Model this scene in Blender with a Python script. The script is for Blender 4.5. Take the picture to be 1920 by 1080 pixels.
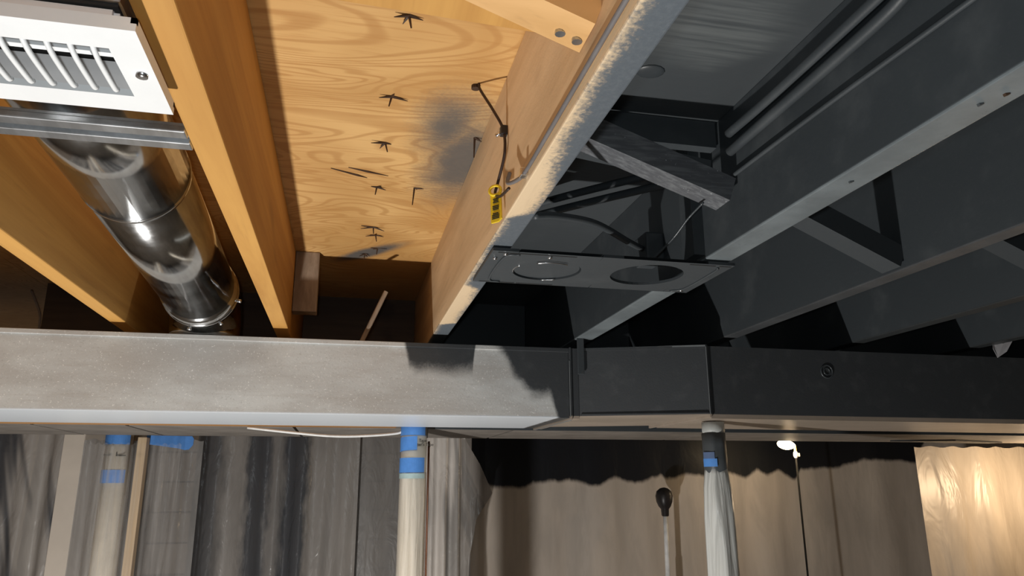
import bpy, bmesh, math, random
from mathutils import Vector, Matrix
random.seed(7)
for o in list(bpy.data.objects): bpy.data.objects.remove(o)
sc = bpy.context.scene
COL = sc.collection

# ------------------------------------------------------------------ units
# One unit u = 0.385 m: the height of the joist bottoms above the lens.
H = 0.385
ZC = 1.75            # lens height above the basement floor
ZF = -ZC / H         # floor in u, measured from lens height
def W(x, y, z): return Vector((x * H, y * H, z * H + ZC))

# ------------------------------------------------------------------ camera
cam = bpy.data.cameras.new('camera'); camo = bpy.data.objects.new('camera', cam); COL.objects.link(camo)
cam.sensor_width = 36.0; cam.lens = 1380.0 / 1920.0 * 36.0; cam.clip_start = 0.02
RM = Matrix(((0.97577514, -0.05236446, -0.21241668), (-0.21874622, -0.24950741, -0.94334307), (-0.00360189, 0.96695606, -0.25491765)))
camo.matrix_world = Matrix.Translation(W(0, 0, 0)) @ RM.to_4x4()
sc.camera = camo

# ------------------------------------------------------------------ world, lights, exposure
wd = bpy.data.worlds.new('world'); sc.world = wd; wd.use_nodes = True
wd.node_tree.nodes['Background'].inputs[0].default_value = (0.9, 0.95, 1.0, 1); wd.node_tree.nodes['Background'].inputs[1].default_value = 0.03
def lamp(name, typ, loc, energy, col, size=0.05, rot=None, spot=None):
    l = bpy.data.lights.new(name, typ); l.energy = energy; l.color = col
    if typ in ('POINT', 'SPOT'): l.shadow_soft_size = size
    if typ == 'SPOT': l.spot_size = spot; l.spot_blend = 0.12
    if typ == 'AREA': l.size = size
    o = bpy.data.objects.new(name, l); o.location = loc
    if rot: o.rotation_euler = rot
    COL.objects.link(o); return o
# work light standing on the basement floor ahead of the camera, aimed at the ceiling
lamp('work_light', 'SPOT', W(-0.97, 3.0, -3.8), 150, (1.0, 0.965, 0.92), 0.035, (math.pi, 0, 0), math.radians(179))
# fill light added at the lens to lift dark surfaces, no real source there
lamp('phone_light', 'POINT', W(-0.08, 0.0, 0.02), 8.5, (0.88, 0.96, 1.0), 0.012)
# warm lamp in the room beyond, right of the frame
lamp('warm_room_lamp', 'POINT', W(8.3, 7.3, -0.1), 13, (1.0, 0.72, 0.44), 0.06)
vs = sc.view_settings
vs.view_transform = 'Standard'; vs.look = 'None'; vs.gamma = 1.0; vs.use_curve_mapping = False; vs.exposure = 0.0

# ------------------------------------------------------------------ shader node helper
class NT:
    def __init__(s, name):
        s.m = bpy.data.materials.new(name); s.m.use_nodes = True; s.t = s.m.node_tree
        s.b = s.t.nodes['Principled BSDF']; s.out = s.t.nodes['Material Output']
        s._p = None
    def n(s, t, **k):
        x = s.t.nodes.new(t)
        for a, v in k.items(): setattr(x, a, v)
        return x
    def plug(s, v, sock):
        if isinstance(v, bpy.types.NodeSocket): s.t.links.new(v, sock)
        elif isinstance(v, (tuple, list)) and len(v) == 3 and sock.type == 'RGBA': sock.default_value = (*v, 1)
        else: sock.default_value = v
    def math(s, op, a, b=0.0, c=0.0, clamp=False):
        x = s.n('ShaderNodeMath', operation=op, use_clamp=clamp)
        for i, v in enumerate((a, b, c)): s.plug(v, x.inputs[i])
        return x.outputs[0]
    def add(s, a, b): return s.math('ADD', a, b)
    def sub(s, a, b): return s.math('SUBTRACT', a, b)
    def mul(s, a, b): return s.math('MULTIPLY', a, b)
    def step(s, v, e0, e1):
        x = s.n('ShaderNodeMapRange', interpolation_type='SMOOTHSTEP'); s.plug(v, x.inputs[0])
        for i, q in enumerate((e0, e1, 0.0, 1.0)): s.plug(q, x.inputs[1 + i])
        return x.outputs[0]
    def mix(s, f, a, b):
        x = s.n('ShaderNodeMix', data_type='RGBA'); s.plug(f, x.inputs[0]); s.plug(a, x.inputs[6]); s.plug(b, x.inputs[7]); return x.outputs[2]
    def obj(s):
        tc = s.n('ShaderNodeTexCoord'); oi = s.n('ShaderNodeObjectInfo')
        r = s.mul(oi.outputs['Random'], 37.0)
        cx = s.n('ShaderNodeCombineXYZ'); s.plug(r, cx.inputs[0]); s.plug(r, cx.inputs[1]); s.plug(r, cx.inputs[2])
        v = s.n('ShaderNodeVectorMath', operation='ADD'); s.plug(tc.outputs['Object'], v.inputs[0]); s.plug(cx.outputs[0], v.inputs[1])
        return v.outputs[0]
    def pos(s):           # place in the room, in u from lens height
        if s._p is None:
            g = s.n('ShaderNodeNewGeometry')
            v = s.n('ShaderNodeVectorMath', operation='SUBTRACT'); s.plug(g.outputs['Position'], v.inputs[0]); v.inputs[1].default_value = (0, 0, ZC)
            w = s.n('ShaderNodeVectorMath', operation='SCALE'); s.plug(v.outputs[0], w.inputs[0]); w.inputs['Scale'].default_value = 1 / H
            x = s.n('ShaderNodeSeparateXYZ'); s.plug(w.outputs[0], x.inputs[0])
            s._p = (x.outputs[0], x.outputs[1], x.outputs[2], w.outputs[0])
        return s._p
    def scale(s, v, k):
        m = s.n('ShaderNodeVectorMath', operation='MULTIPLY'); s.plug(v, m.inputs[0]); m.inputs[1].default_value = k; return m.outputs[0]
    def noise(s, v, scale=5.0, detail=3.0, rough=0.5, dist=0.0):
        x = s.n('ShaderNodeTexNoise'); s.plug(v, x.inputs['Vector']); x.inputs['Scale'].default_value = scale
        x.inputs['Detail'].default_value = detail; x.inputs['Roughness'].default_value = rough; x.inputs['Distortion'].default_value = dist
        return x.outputs[0]
    def curve(s, v, lo, hi, pts, smooth=False):   # piecewise value over [lo, hi]; pts = (position, value 0..1)
        x = s.n('ShaderNodeValToRGB'); r = x.color_ramp; r.interpolation = 'EASE' if smooth else 'LINEAR'
        f = s.math('DIVIDE', s.sub(v, lo), hi - lo); s.plug(f, x.inputs[0])
        pts = sorted(pts)
        while len(r.elements) < len(pts): r.elements.new(0.5)
        for e, (p, q) in zip(r.elements, pts):
            e.position = (p - lo) / (hi - lo); e.color = (q, q, q, 1)
        return x.outputs[0]
    def bump(s, h, strength=0.2, dist=0.002):
        x = s.n('ShaderNodeBump'); s.plug(h, x.inputs['Height']); x.inputs['Strength'].default_value = strength; x.inputs['Distance'].default_value = dist
        s.t.links.new(x.outputs[0], s.b.inputs['Normal'])
    def set(s, col=None, rough=None, metal=None, spec=None, **k):
        if col is not None: s.plug(col, s.b.inputs['Base Color'])
        if rough is not None: s.plug(rough, s.b.inputs['Roughness'])
        if metal is not None: s.plug(metal, s.b.inputs['Metallic'])
        if spec is not None: s.plug(spec, s.b.inputs['Specular IOR Level'])
        for a, v in k.items(): s.plug(v, s.b.inputs[a.replace('_', ' ')])
        return s.m

BLACK = (0.046, 0.054, 0.060)
GREY = (0.095, 0.112, 0.13)
def black_col(t, dust=0.35, v=None):
    v = v or t.pos()[3]
    a = t.noise(v, 2.2, 5, 0.6); b = t.noise(v, 60, 2, 0.6)
    d = t.mul(t.step(a, 0.5, 0.78), dust)
    c = t.mix(d, BLACK, (0.11, 0.12, 0.125))
    return t.mix(t.mul(t.step(b, 0.60, 0.75), 0.25), c, (0.075, 0.08, 0.085))

def wood_cols(t, v, dark, light, stretch, sc_=1.0):
    q = t.scale(v, stretch)
    g = t.noise(q, 9 * sc_, 6, 0.62, 0.6)
    f = t.noise(q, 70 * sc_, 3, 0.6)
    c = t.mix(t.step(g, 0.32, 0.68), dark, light)
    return t.mix(t.mul(t.step(f, 0.55, 0.8), 0.28), c, tuple(x * 0.55 for x in dark)), t.add(g, t.mul(f, 0.4))

def m_wood(name, dark, light, stretch=(1, 0.06, 1), rough=0.62, knots=True):
    t = NT(name); v = t.obj(); c, h = wood_cols(t, v, dark, light, stretch)
    if knots:
        k = t.noise(t.scale(v, (1, 0.35, 1)), 7.0, 1, 0.4)
        c = t.mix(t.mul(t.step(k, 0.70, 0.78), 0.6), c, tuple(x * 0.35 for x in dark))
    t.bump(h, 0.25, 0.0015)
    return t.set(c, rough, spec=0.35)

M = {}
M['joist'] = m_wood('joist_wood', (0.45, 0.215, 0.050), (0.65, 0.355, 0.095))
M['joist_cross'] = m_wood('brace_wood', (0.55, 0.30, 0.10), (0.72, 0.43, 0.18), (0.06, 1, 1))
M['old_wood'] = m_wood('old_brown_wood', (0.04, 0.026, 0.018), (0.085, 0.055, 0.037), (0.05, 1, 1))  # brown darkened so the recess above the duct reads as shade
M['old_wood_v'] = m_wood('old_brown_wood_upright', (0.16, 0.11, 0.075), (0.42, 0.33, 0.25), (1, 1, 0.3))
M['stud'] = m_wood('stud_wood', (0.50, 0.36, 0.22), (0.70, 0.54, 0.36), (1, 1, 0.05))
M['strip'] = m_wood('strip_wood', (0.40, 0.2, 0.07), (0.55, 0.3, 0.12), (0.05, 1, 1))

def m_black(name, dust=0.35, rough=0.5, bumpy=0.15):
    t = NT(name); c = black_col(t, dust)
    t.bump(t.noise(t.pos()[3], 45, 4, 0.6), bumpy, 0.002)
    return t.set(c, rough, spec=0.45)
M['black'] = m_black('black_paint')
M['black_gloss'] = m_black('black_paint_wet', 0.1, 0.3, 0.3)
def m_black_brace():
    t = NT('black_paint_rough_brace'); q = t.scale(t.pos()[3], (8, 60, 60))
    n = t.noise(t.pos()[3], 70, 3, 0.7); g = t.noise(q, 1.0, 3, 0.6)
    c = t.mix(t.step(g, 0.40, 0.70), (0.10, 0.105, 0.115), (0.17, 0.18, 0.19))
    c = t.mix(t.step(n, 0.66, 0.74), c, (0.6, 0.62, 0.64))
    t.bump(n, 0.2, 0.001)
    return t.set(c, 0.35, spec=0.5)
M['black_brace'] = m_black_brace()

def m_black_joist(name, falloff_col, amount):
    # black sides; the underside grey paints light falloff into the same paint, joist by joist
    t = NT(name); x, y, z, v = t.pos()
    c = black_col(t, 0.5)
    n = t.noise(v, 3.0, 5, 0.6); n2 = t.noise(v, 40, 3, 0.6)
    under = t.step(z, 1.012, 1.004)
    g = t.mix(t.step(n, 0.35, 0.7), tuple(q * 0.7 for q in falloff_col), falloff_col)
    g = t.mix(t.mul(t.step(n2, 0.62, 0.72), 0.4), g, tuple(q * 0.4 for q in falloff_col))
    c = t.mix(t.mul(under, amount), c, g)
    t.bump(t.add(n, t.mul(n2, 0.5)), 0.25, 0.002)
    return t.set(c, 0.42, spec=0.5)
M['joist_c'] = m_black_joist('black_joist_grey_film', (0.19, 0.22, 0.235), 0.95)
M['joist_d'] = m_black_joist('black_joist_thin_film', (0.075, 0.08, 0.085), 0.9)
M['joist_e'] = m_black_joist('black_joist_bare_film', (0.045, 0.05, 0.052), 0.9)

def m_joist_b():
    # raw on the bay side, sprayed on the underside in patches, black on the far side
    t = NT('half_painted_joist'); x, y, z, v = t.pos()
    c, h = wood_cols(t, t.obj(), (0.58, 0.40, 0.225), (0.80, 0.59, 0.36), (1, 0.09, 1))
    k = t.noise(t.scale(v, (1, 0.5, 1)), 2.4, 1, 0.4)
    c = t.mix(t.mul(t.step(k, 0.72, 0.8), 0.5), c, (0.2, 0.1, 0.04))
    n = t.noise(v, 3.5, 4, 0.6); n2 = t.noise(v, 55, 3, 0.7)
    edge = t.curve(y, 0.8, 5.3, [(0.8, .0), (1.15, .0), (1.45, .0), (1.75, .14), (2.0, .32), (2.2, .56), (2.45, .78), (2.58, .75), (2.66, .0), (3.68, .1), (3.78, .75), (4.0, .85), (4.65, .85), (4.72, .0), (5.3, .0)])
    u = t.math('DIVIDE', t.sub(x, 0.572), 0.106)
    sp = t.step(t.add(t.sub(u, edge), t.add(t.mul(t.sub(n, 0.5), 0.9), t.mul(t.sub(n2, 0.5), 0.9))), -0.25, 0.35)
    under = t.step(z, 1.012, 1.004)
    cream = t.mix(0.3, c, (0.62, 0.52, 0.38))
    film = t.mix(t.mul(t.step(n2, 0.4, 0.7), 0.25), GREY, (0.17, 0.19, 0.205))
    lower = t.mix(sp, cream, film)
    c = t.mix(under, c, lower)
    side = t.step(x, 0.672, 0.677)
    c = t.mix(t.mul(side, t.sub(1.0, under)), c, black_col(t, 0.4))
    t.bump(t.add(h, t.mul(n2, 0.6)), 0.3, 0.0018)
    return t.set(c, 0.55, spec=0.4)
M['joist_b'] = m_joist_b()

def m_ply(name, spray):
    t = NT(name); x, y, z, v = t.pos()
    q = t.scale(v, (0.55, 1.25, 1))
    low = t.noise(q, 1.1, 2, 0.5, 1.1)
    lines = t.math('SINE', t.mul(low, 165.0))
    big = t.noise(v, 1.3, 2, 0.5, 0.6)
    fib = t.noise(t.scale(v, (3, 60, 1)), 1.0, 3, 0.6)
    c = t.mix(t.step(big, 0.3, 0.7), (0.52, 0.285, 0.095), (0.72, 0.45, 0.18))
    c = t.mix(t.mul(t.step(lines, 0.1, 1.0), t.mul(t.step(big, 0.2, 0.55), 0.50)), c, (0.40, 0.185, 0.05))
    c = t.mix(t.mul(t.step(fib, 0.5, 0.72), 0.45), c, (0.44, 0.21, 0.06))
    if spray:
        n = t.noise(v, 3.2, 5, 0.6); n2 = t.noise(v, 70, 2, 0.6)
        def blob(cx, cy, rx, ry, ang=0):
            dx, dy = t.sub(x, cx), t.sub(y, cy); ca, sa = math.cos(ang), math.sin(ang)
            a = t.math('DIVIDE', t.add(t.mul(dx, ca), t.mul(dy, sa)), rx); b = t.math('DIVIDE', t.sub(t.mul(dy, ca), t.mul(dx, sa)), ry)
            return t.math('SQRT', t.add(t.mul(a, a), t.mul(b, b)))
        d = t.math('MINIMUM', blob(0.52, 3.50, 0.22, 0.62, 0.10), t.add(blob(0.40, 3.12, 0.22, 0.50), 0.25))
        d2 = blob(0.10, 5.16, 0.42, 0.10, -0.85)
        s1 = t.step(t.add(d, t.add(t.mul(t.sub(n, .5), .9), t.mul(t.sub(n2, .5), .35))), 1.35, 0.25)
        s2 = t.step(t.add(d2, t.add(t.mul(t.sub(n, .5), .5), t.mul(t.sub(n2, .5), .3))), 1.1, 0.4)
        c = t.mix(t.mul(t.math('MAXIMUM', s1, s2), 0.97), c, (0.105, 0.10, 0.095))
    t.bump(t.add(lines, t.mul(fib, 2)), 0.10, 0.001)
    return t.set(c, 0.5, spec=0.4)
M['ply'] = m_ply('plywood', False); M['ply_spray'] = m_ply('plywood_with_overspray', True)
def m_black_ply():
    t = NT('black_plywood'); x, y, z, v = t.pos()
    c = black_col(t, 0.3)
    fib = t.noise(t.scale(v, (2.0, 40, 1)), 1.0, 4, 0.6); n = t.noise(v, 2.5, 3, 0.5)
    dx, dy = t.math('DIVIDE', t.sub(x, 1.27), 0.26), t.math('DIVIDE', t.sub(y, 2.08), 0.36)
    d = t.math('SQRT', t.add(t.mul(dx, dx), t.mul(dy, dy)))
    s = t.mul(t.step(t.add(d, t.mul(t.sub(n, .5), 1.2)), 1.15, 0.4), t.step(fib, 0.2, 0.75))
    c = t.mix(t.mul(s, 0.65), t.mix(0.5, c, (0.075, 0.083, 0.088)), (0.17, 0.185, 0.185))
    t.bump(fib, 0.25, 0.002)
    return t.set(c, 0.42, spec=0.5)
M['ply_black'] = m_black_ply()

def m_duct():
    # galvanised trunk: thin dry grey coat, black where the gun has passed
    t = NT('sprayed_duct_metal'); x, y, z, v = t.pos()
    n = t.noise(t.scale(v, (0.5, 1, 1.4)), 2.2, 5, 0.6); sp = t.noise(v, 80, 2, 0.7); n3 = t.noise(v, 8, 4, 0.6); st = t.noise(t.scale(v, (0.6, 4, 9)), 3, 4, 0.6)
    c = t.mix(t.step(n, 0.35, 0.68), (0.47, 0.465, 0.45), (0.62, 0.645, 0.645))
    c = t.mix(t.mul(t.step(st, 0.5, 0.75), 0.35), c, (0.42, 0.395, 0.365))
    c = t.mix(t.mul(t.step(sp, 0.63, 0.72), 0.8), c, (0.85, 0.86, 0.85))
    c = t.mix(t.mul(t.step(sp, 0.40, 0.30), 0.4), c, (0.36, 0.36, 0.35))
    bare = t.step(z, 0.447, 0.441)            # underside and bottom hem: bare metal
    c = t.mix(bare, c, (0.66, 0.71, 0.76))
    e = t.curve(x, -0.2, 2.6, [(-0.2, 1), (0.36, 1), (0.41, .78), (0.46, .755), (0.65, .745), (0.85, .765), (0.875, 1), (0.99, .97), (1.08, .86), (1.14, .74), (1.20, .68), (1.27, .60), (1.33, .59), (1.40, .61), (1.43, .55), (1.46, .42), (1.50, .30), (1.54, 0), (2.6, 0)])
    mask = t.step(t.add(t.sub(z, e), t.add(t.mul(t.sub(n3, .5), .12), t.mul(t.sub(sp, .5), .05))), -0.06, 0.06)
    black = t.mix(t.mul(t.step(n3, 0.5, 0.75), 0.35), (0.048, 0.053, 0.058), (0.095, 0.10, 0.105))
    front = t.step(y, 5.50, 5.20)
    under = t.mul(t.step(z, 0.447, 0.441), t.step(y, 4.70, 4.75))
    right = t.step(x, 1.54, 1.55)
    ub = t.mix(t.step(n, 0.3, 0.7), (0.27, 0.225, 0.18), (0.36, 0.30, 0.245))
    c = t.mix(mask, c, black)
    c = t.mix(t.mul(right, t.step(z, 0.452, 0.446)), c, ub)
    bumpv = t.add(t.mul(sp, 0.8), t.mul(n, 0.6)); t.bump(bumpv, 0.25, 0.0015)
    rough = t.add(t.mul(bare, -0.12), 0.5)
    return t.set(c, rough, metal=t.mul(t.mul(bare, t.sub(1.0, right)), 0.15), spec=0.4)
M['duct'] = m_duct()

def m_galv(name, rough=0.2, tint=(0.72, 0.74, 0.75)):
    t = NT(name); v = t.obj()
    st = t.noise(t.scale(v, (9, 1.2, 9)), 6, 4, 0.6); sp = t.noise(v, 16, 3, 0.6)
    c = t.mix(t.step(st, 0.35, 0.7), tuple(q * 0.78 for q in tint), tint)
    t.bump(t.add(st, t.mul(sp, 0.5)), 0.06, 0.002)
    return t.set(c, t.add(rough, t.mul(t.sub(sp, 0.5), 0.2)), metal=1.0)
M['galv'] = m_galv('galvanised_pipe', 0.15); M['galv_dull'] = m_galv('galvanised_rail', 0.34, (0.66, 0.69, 0.72))

def m_plain(name, col, rough=0.5, metal=0.0, spec=0.4, var=0.12, scale=20, bump=0.0):
    t = NT(name); n = t.noise(t.obj(), scale, 4, 0.6)
    c = t.mix(t.step(n, 0.3, 0.7), tuple(q * (1 - var) for q in col), tuple(min(1, q * (1 + var)) for q in col))
    if bump: t.bump(n, bump, 0.002)
    return t.set(c, rough, metal, spec)
M['white'] = m_plain('white_enamel', (0.84, 0.86, 0.87), 0.35, var=0.02)
M['damper'] = m_plain('pale_grey_damper', (0.80, 0.78, 0.77), 0.45, var=0.04)
M['dark'] = m_plain('dark_inside', (0.02, 0.02, 0.02), 0.8)
M['rust'] = m_plain('rusty_nail', (0.055, 0.028, 0.014), 0.6, var=0.4)
M['steel'] = m_plain('bright_steel', (0.75, 0.76, 0.78), 0.25, 1.0, var=0.1)
M['cable_black'] = m_plain('black_cable', (0.02, 0.017, 0.017), 0.4)
M['cable_brown'] = m_plain('dark_brown_cable', (0.035, 0.02, 0.016), 0.4)
M['cable_grey'] = m_plain('grey_cable', (0.15, 0.14, 0.14), 0.5)
M['cable_white'] = m_plain('white_cable', (0.75, 0.76, 0.75), 0.4)
M['yellow'] = m_plain('yellow_tag', (0.86, 0.62, 0.03), 0.4, var=0.05)
M['print'] = m_plain('black_print', (0.03, 0.028, 0.02), 0.6)
M['blue'] = m_plain('blue_masking_tape', (0.085, 0.26, 0.66), 0.55, var=0.08, scale=30)
M['copper'] = m_plain('copper_pipe', (0.70, 0.36, 0.24), 0.3, 1.0)
M['beam'] = m_plain('grey_brown_panel', (0.20, 0.18, 0.16), 0.6, var=0.18, scale=9)
M['concrete'] = m_plain('concrete', (0.30, 0.29, 0.27), 0.8, var=0.15, scale=6, bump=0.3)
M['wallpaint'] = m_plain('plain_wall', (0.34, 0.32, 0.30), 0.7, var=0.1, scale=5)
M['board'] = m_plain('beige_board', (0.64, 0.57, 0.49), 0.55, var=0.05, scale=6)
M['pole'] = m_plain('pale_metal_pole', (0.72, 0.72, 0.71), 0.4, 0.0)
M['postpaint'] = m_plain('cream_post', (0.80, 0.73, 0.61), 0.5, var=0.06)
M['planks'] = m_plain('tan_boarding', (0.36, 0.30, 0.245), 0.6, var=0.15, scale=4)

def m_plastic(name, col, dark, stripes=0.0, over=None, alpha=0.8, rough=0.28, freq=3.0, slant=0.0, bands=None, crinkle=0.25, cs=3.2):
    t = NT(name); x, y, z, v = t.pos()
    n = t.noise(t.scale(v, (2.2, 1, 0.5)), 2.0, 4, 0.6, 0.5)
    c = t.mix(t.step(n, 0.3, 0.7), tuple(q * 0.82 for q in col), col)
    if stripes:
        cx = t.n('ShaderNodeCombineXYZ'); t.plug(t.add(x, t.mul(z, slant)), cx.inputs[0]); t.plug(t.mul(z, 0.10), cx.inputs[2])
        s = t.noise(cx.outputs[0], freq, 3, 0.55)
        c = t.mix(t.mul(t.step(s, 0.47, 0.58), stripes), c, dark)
    al = alpha
    if over:
        e = t.curve(x, over[0], over[1], over[2])
        e = t.sub(t.mul(e, 1.0), 0.2)
        nn = t.noise(t.scale(v, (1.6, 1, 0.5)), 4.0, 4, 0.6)
        mk = t.step(t.add(t.sub(z, e), t.mul(t.sub(nn, .5), .10)), -0.035, 0.035)
        c = t.mix(mk, c, (0.012, 0.013, 0.016)); al = t.math('MAXIMUM', alpha, mk)
    w = t.noise(t.scale(v, (1.6, 1, 0.6)), cs, 3, 0.5, 1.6); t.bump(w, crinkle, 0.03)
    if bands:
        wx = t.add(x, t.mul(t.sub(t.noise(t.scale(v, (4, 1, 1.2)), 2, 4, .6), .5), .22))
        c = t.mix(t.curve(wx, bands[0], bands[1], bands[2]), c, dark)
    t.set(c, rough if not over else t.add(rough, t.mul(mk, .06)), spec=0.5 if not over else t.sub(.4, t.mul(mk, .22)))
    t.plug(al, t.b.inputs['Alpha'])
    return t.m
# ------------------------------------------------------------------ mesh helpers (all in u)
WL = {}
def finish(name, bm, mat, parent=None, smooth=False, origin=None):
    bmesh.ops.recalc_face_normals(bm, faces=bm.faces)
    vs_ = [v.co.copy() for v in bm.verts]
    if origin is None:
        mn = [min(v[i] for v in vs_) for i in range(3)]; mx = [max(v[i] for v in vs_) for i in range(3)]
        c = Vector(((mn[0] + mx[0]) / 2, (mn[1] + mx[1]) / 2, mn[2]))
    else: c = Vector(origin)
    for v in bm.verts: v.co = (v.co - c) * H
    me = bpy.data.meshes.new(name); bm.to_mesh(me); bm.free()
    if smooth:
        for p in me.polygons: p.use_smooth = True
    me.materials.append(M[mat] if isinstance(mat, str) else mat)
    return link(name, me, W(*c), parent)
def link(name, data, w, parent=None):
    o = bpy.data.objects.new(name, data); COL.objects.link(o); WL[o.name] = w
    if parent is not None: o.parent = parent; o.location = w - WL[parent.name]
    else: o.location = w
    return o
def tag(o, label, cat, group=None):
    o['label'] = label; o['category'] = cat
    if group: o['group'] = group
    return o
def struct(o, label=None):
    o['kind'] = 'structure'
    if label: o['label'] = label
    return o
def thing(name, loc, label, cat, group=None): return tag(link(name, None, W(*loc)), label, cat, group)
def box(bm, x0, x1, y0, y1, z0, z1, bev=0.0):
    b = bmesh.new(); bmesh.ops.create_cube(b, size=1)
    for v in b.verts: v.co = Vector((x0 + (v.co.x + .5) * (x1 - x0), y0 + (v.co.y + .5) * (y1 - y0), z0 + (v.co.z + .5) * (z1 - z0)))
    if bev: bmesh.ops.bevel(b, geom=list(b.edges), offset=bev, segments=2, affect='EDGES', profile=0.6)
    me = bpy.data.meshes.new('tmp'); b.to_mesh(me); b.free(); bm.from_mesh(me); bpy.data.meshes.remove(me); return bm
def bx(*a, bev=0.0): return box(bmesh.new(), *a, bev)
def bar(bm, a, b, w, h, up=(0, 0, 1)):    # square bar between two points, w across, h along up
    a, b, up = Vector(a), Vector(b), Vector(up); d = (b - a).normalized(); s = d.cross(up).normalized(); u = s.cross(d).normalized()
    vs_ = []
    for p in (a, b):
        for i, j in ((-1, -1), (1, -1), (1, 1), (-1, 1)): vs_.append(bm.verts.new(p + s * (w / 2 * i) + u * (h / 2 * j)))
    for f in ((0, 1, 2, 3), (7, 6, 5, 4), (0, 4, 5, 1), (1, 5, 6, 2), (2, 6, 7, 3), (3, 7, 4, 0)): bm.faces.new([vs_[i] for i in f])
    return bm
def catmull(pts, k=8):
    P = [Vector(p) for p in pts]; P = [P[0] * 2 - P[1]] + P + [P[-1] * 2 - P[-2]]; out = []
    for i in range(1, len(P) - 2):
        for j in range(k):
            t = j / k; a, b, c, d = P[i - 1:i + 3]
            out.append(0.5 * ((2 * b) + (c - a) * t + (2 * a - 5 * b + 4 * c - d) * t * t + (3 * b - a - 3 * c + d) * t ** 3))
    return out + [P[-2]]
def tube(bm, pts, r, seg=10, caps=True, smooth=True, k=8):
    P = catmull(pts, k) if smooth and len(pts) > 2 else [Vector(p) for p in pts]
    rs = r if isinstance(r, (list, tuple)) else [r] * len(P)
    rings = []; ref = None
    for i, p in enumerate(P):
        d = (P[min(i + 1, len(P) - 1)] - P[max(i - 1, 0)]).normalized()
        if ref is None: ref = Vector((0, 0, 1)) if abs(d.z) < 0.9 else Vector((1, 0, 0))
        s = d.cross(ref).normalized(); ref = s.cross(d).normalized()
        rings.append([bm.verts.new(p + (s * math.cos(a) + ref * math.sin(a)) * rs[i]) for a in [2 * math.pi * j / seg for j in range(seg)]])
    for A, B in zip(rings, rings[1:]):
        for j in range(seg): bm.faces.new((A[j], A[(j + 1) % seg], B[(j + 1) % seg], B[j]))
    if caps: bm.faces.new(rings[0][::-1]); bm.faces.new(rings[-1])
    return bm
def tb(pts, r, seg=10, **k): return tube(bmesh.new(), pts, r, seg, **k)
def lathe(bm, c, prof, seg=32, fold=None):   # about the vertical through c; prof = (radius, z)
    rings = []
    for r, z in prof:
        ring = []
        for j in range(seg):
            a = 2 * math.pi * j / seg; q = r * (1 + (fold(a, z) if fold else 0)); ring.append(bm.verts.new((c[0] + q * math.cos(a), c[1] + q * math.sin(a), z)))
        rings.append(ring)
    for A, B in zip(rings, rings[1:]):
        for j in range(seg): bm.faces.new((A[j], A[(j + 1) % seg], B[(j + 1) % seg], B[j]))
    bm.faces.new(rings[0][::-1]); bm.faces.new(rings[-1]); return bm
def poly(bm, pts, t):       # a flat outline given thickness vector t
    A = [bm.verts.new(p) for p in pts]; B = [bm.verts.new(Vector(p) + Vector(t)) for p in pts]
    bm.faces.new(A); bm.faces.new(B[::-1])
    for i in range(len(A)): j = (i + 1) % len(A); bm.faces.new((A[i], B[i], B[j], A[j]))
    return bm

def frust_slat(): return poly(bmesh.new(), [(5.95, 7.25, .434), (6.7, 7.42, .434), (7.5, 7.50, .434), (7.5, 7.30, .434), (6.6, 7.02, .434)], (0, 0, -.012))
# ================================================================== SETTING
YB, YN = 9.9, -7.0; XL, XR = -7.5, 12.5
struct(finish('floor', bx(XL, XR, YN, YB, ZF - 0.2, ZF), 'concrete'))
wf = struct(finish('wall_far', bx(XL, XR, YB, YB + 0.3, ZF, 1.6), 'wallpaint'))
z = ZF + 0.02
while z < 1.0:
    finish('plank', bx(XL + .05, XR - .05, YB - 0.06, YB, z, z + 0.335, bev=0.01), 'planks', wf); z += 0.35
struct(finish('wall_left', bx(XL - .3, XL, YN, YB, ZF, 1.6), 'wallpaint'))
struct(finish('wall_right', bx(XR, XR + .3, YN, YB, ZF, 1.6), 'wallpaint'))
struct(finish('wall_near', bx(XL, XR, YN - .3, YN, ZF, 1.6), 'wallpaint'))
ceil = struct(finish('ceiling', bx(XL, XR, YN, YB, 1.66, 1.76), 'old_wood'))

JO = [(-4.65, -4.55), (-3.6, -3.5), (-2.55, -2.45), (-1.50, -1.405), (-0.50, -0.403), (0.572, 0.678), (1.60, 1.733), (2.63, 2.735), (3.68, 3.785), (4.72, 4.825), (5.77, 5.875), (6.82, 6.925)]
edges = [XL] + [0.5 * (a + b) for a, b in JO] + [XR]
panels = []
for i, (a, b) in enumerate(zip(edges, edges[1:])):
    mt = 'ply_spray' if i == 5 else ('ply' if i < 5 else 'ply_black')
    panels.append(finish('plywood_panel', bx(a + .002, b - .002, YN, YB, 1.6, 1.66), mt, ceil))
JL = ['bare orange joist far left behind the duct', 'bare orange joist second from the far left', 'bare orange joist left of the pipe bay, outermost in view', 'bare orange joist on the left side of the shiny round pipe',
      'bare orange joist between the shiny pipe and the plywood bay', 'half-painted joist, bare wood on one side and black on the other', 'black joist with a pale grey underside beside the two conduits',
      'black joist right of the grey-bottomed one, with a brace against it', 'black joist second to the right of the grey-bottomed joist', 'black joist third to the right of the grey-bottomed joist', 'black joist fourth to the right of the grey-bottomed joist', 'black joist fifth to the right of the grey-bottomed joist']
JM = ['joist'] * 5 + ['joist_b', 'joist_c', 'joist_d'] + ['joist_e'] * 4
joists = []
for (a, b), l, m in zip(JO, JL, JM):
    if b < -2.0: continue
    joists.append(tag(finish('floor_joist', bx(a, b, YN + .02, 8.6, 1.0, 1.6, bev=0.006), m), l, 'joist', 'floor joists'))
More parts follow.
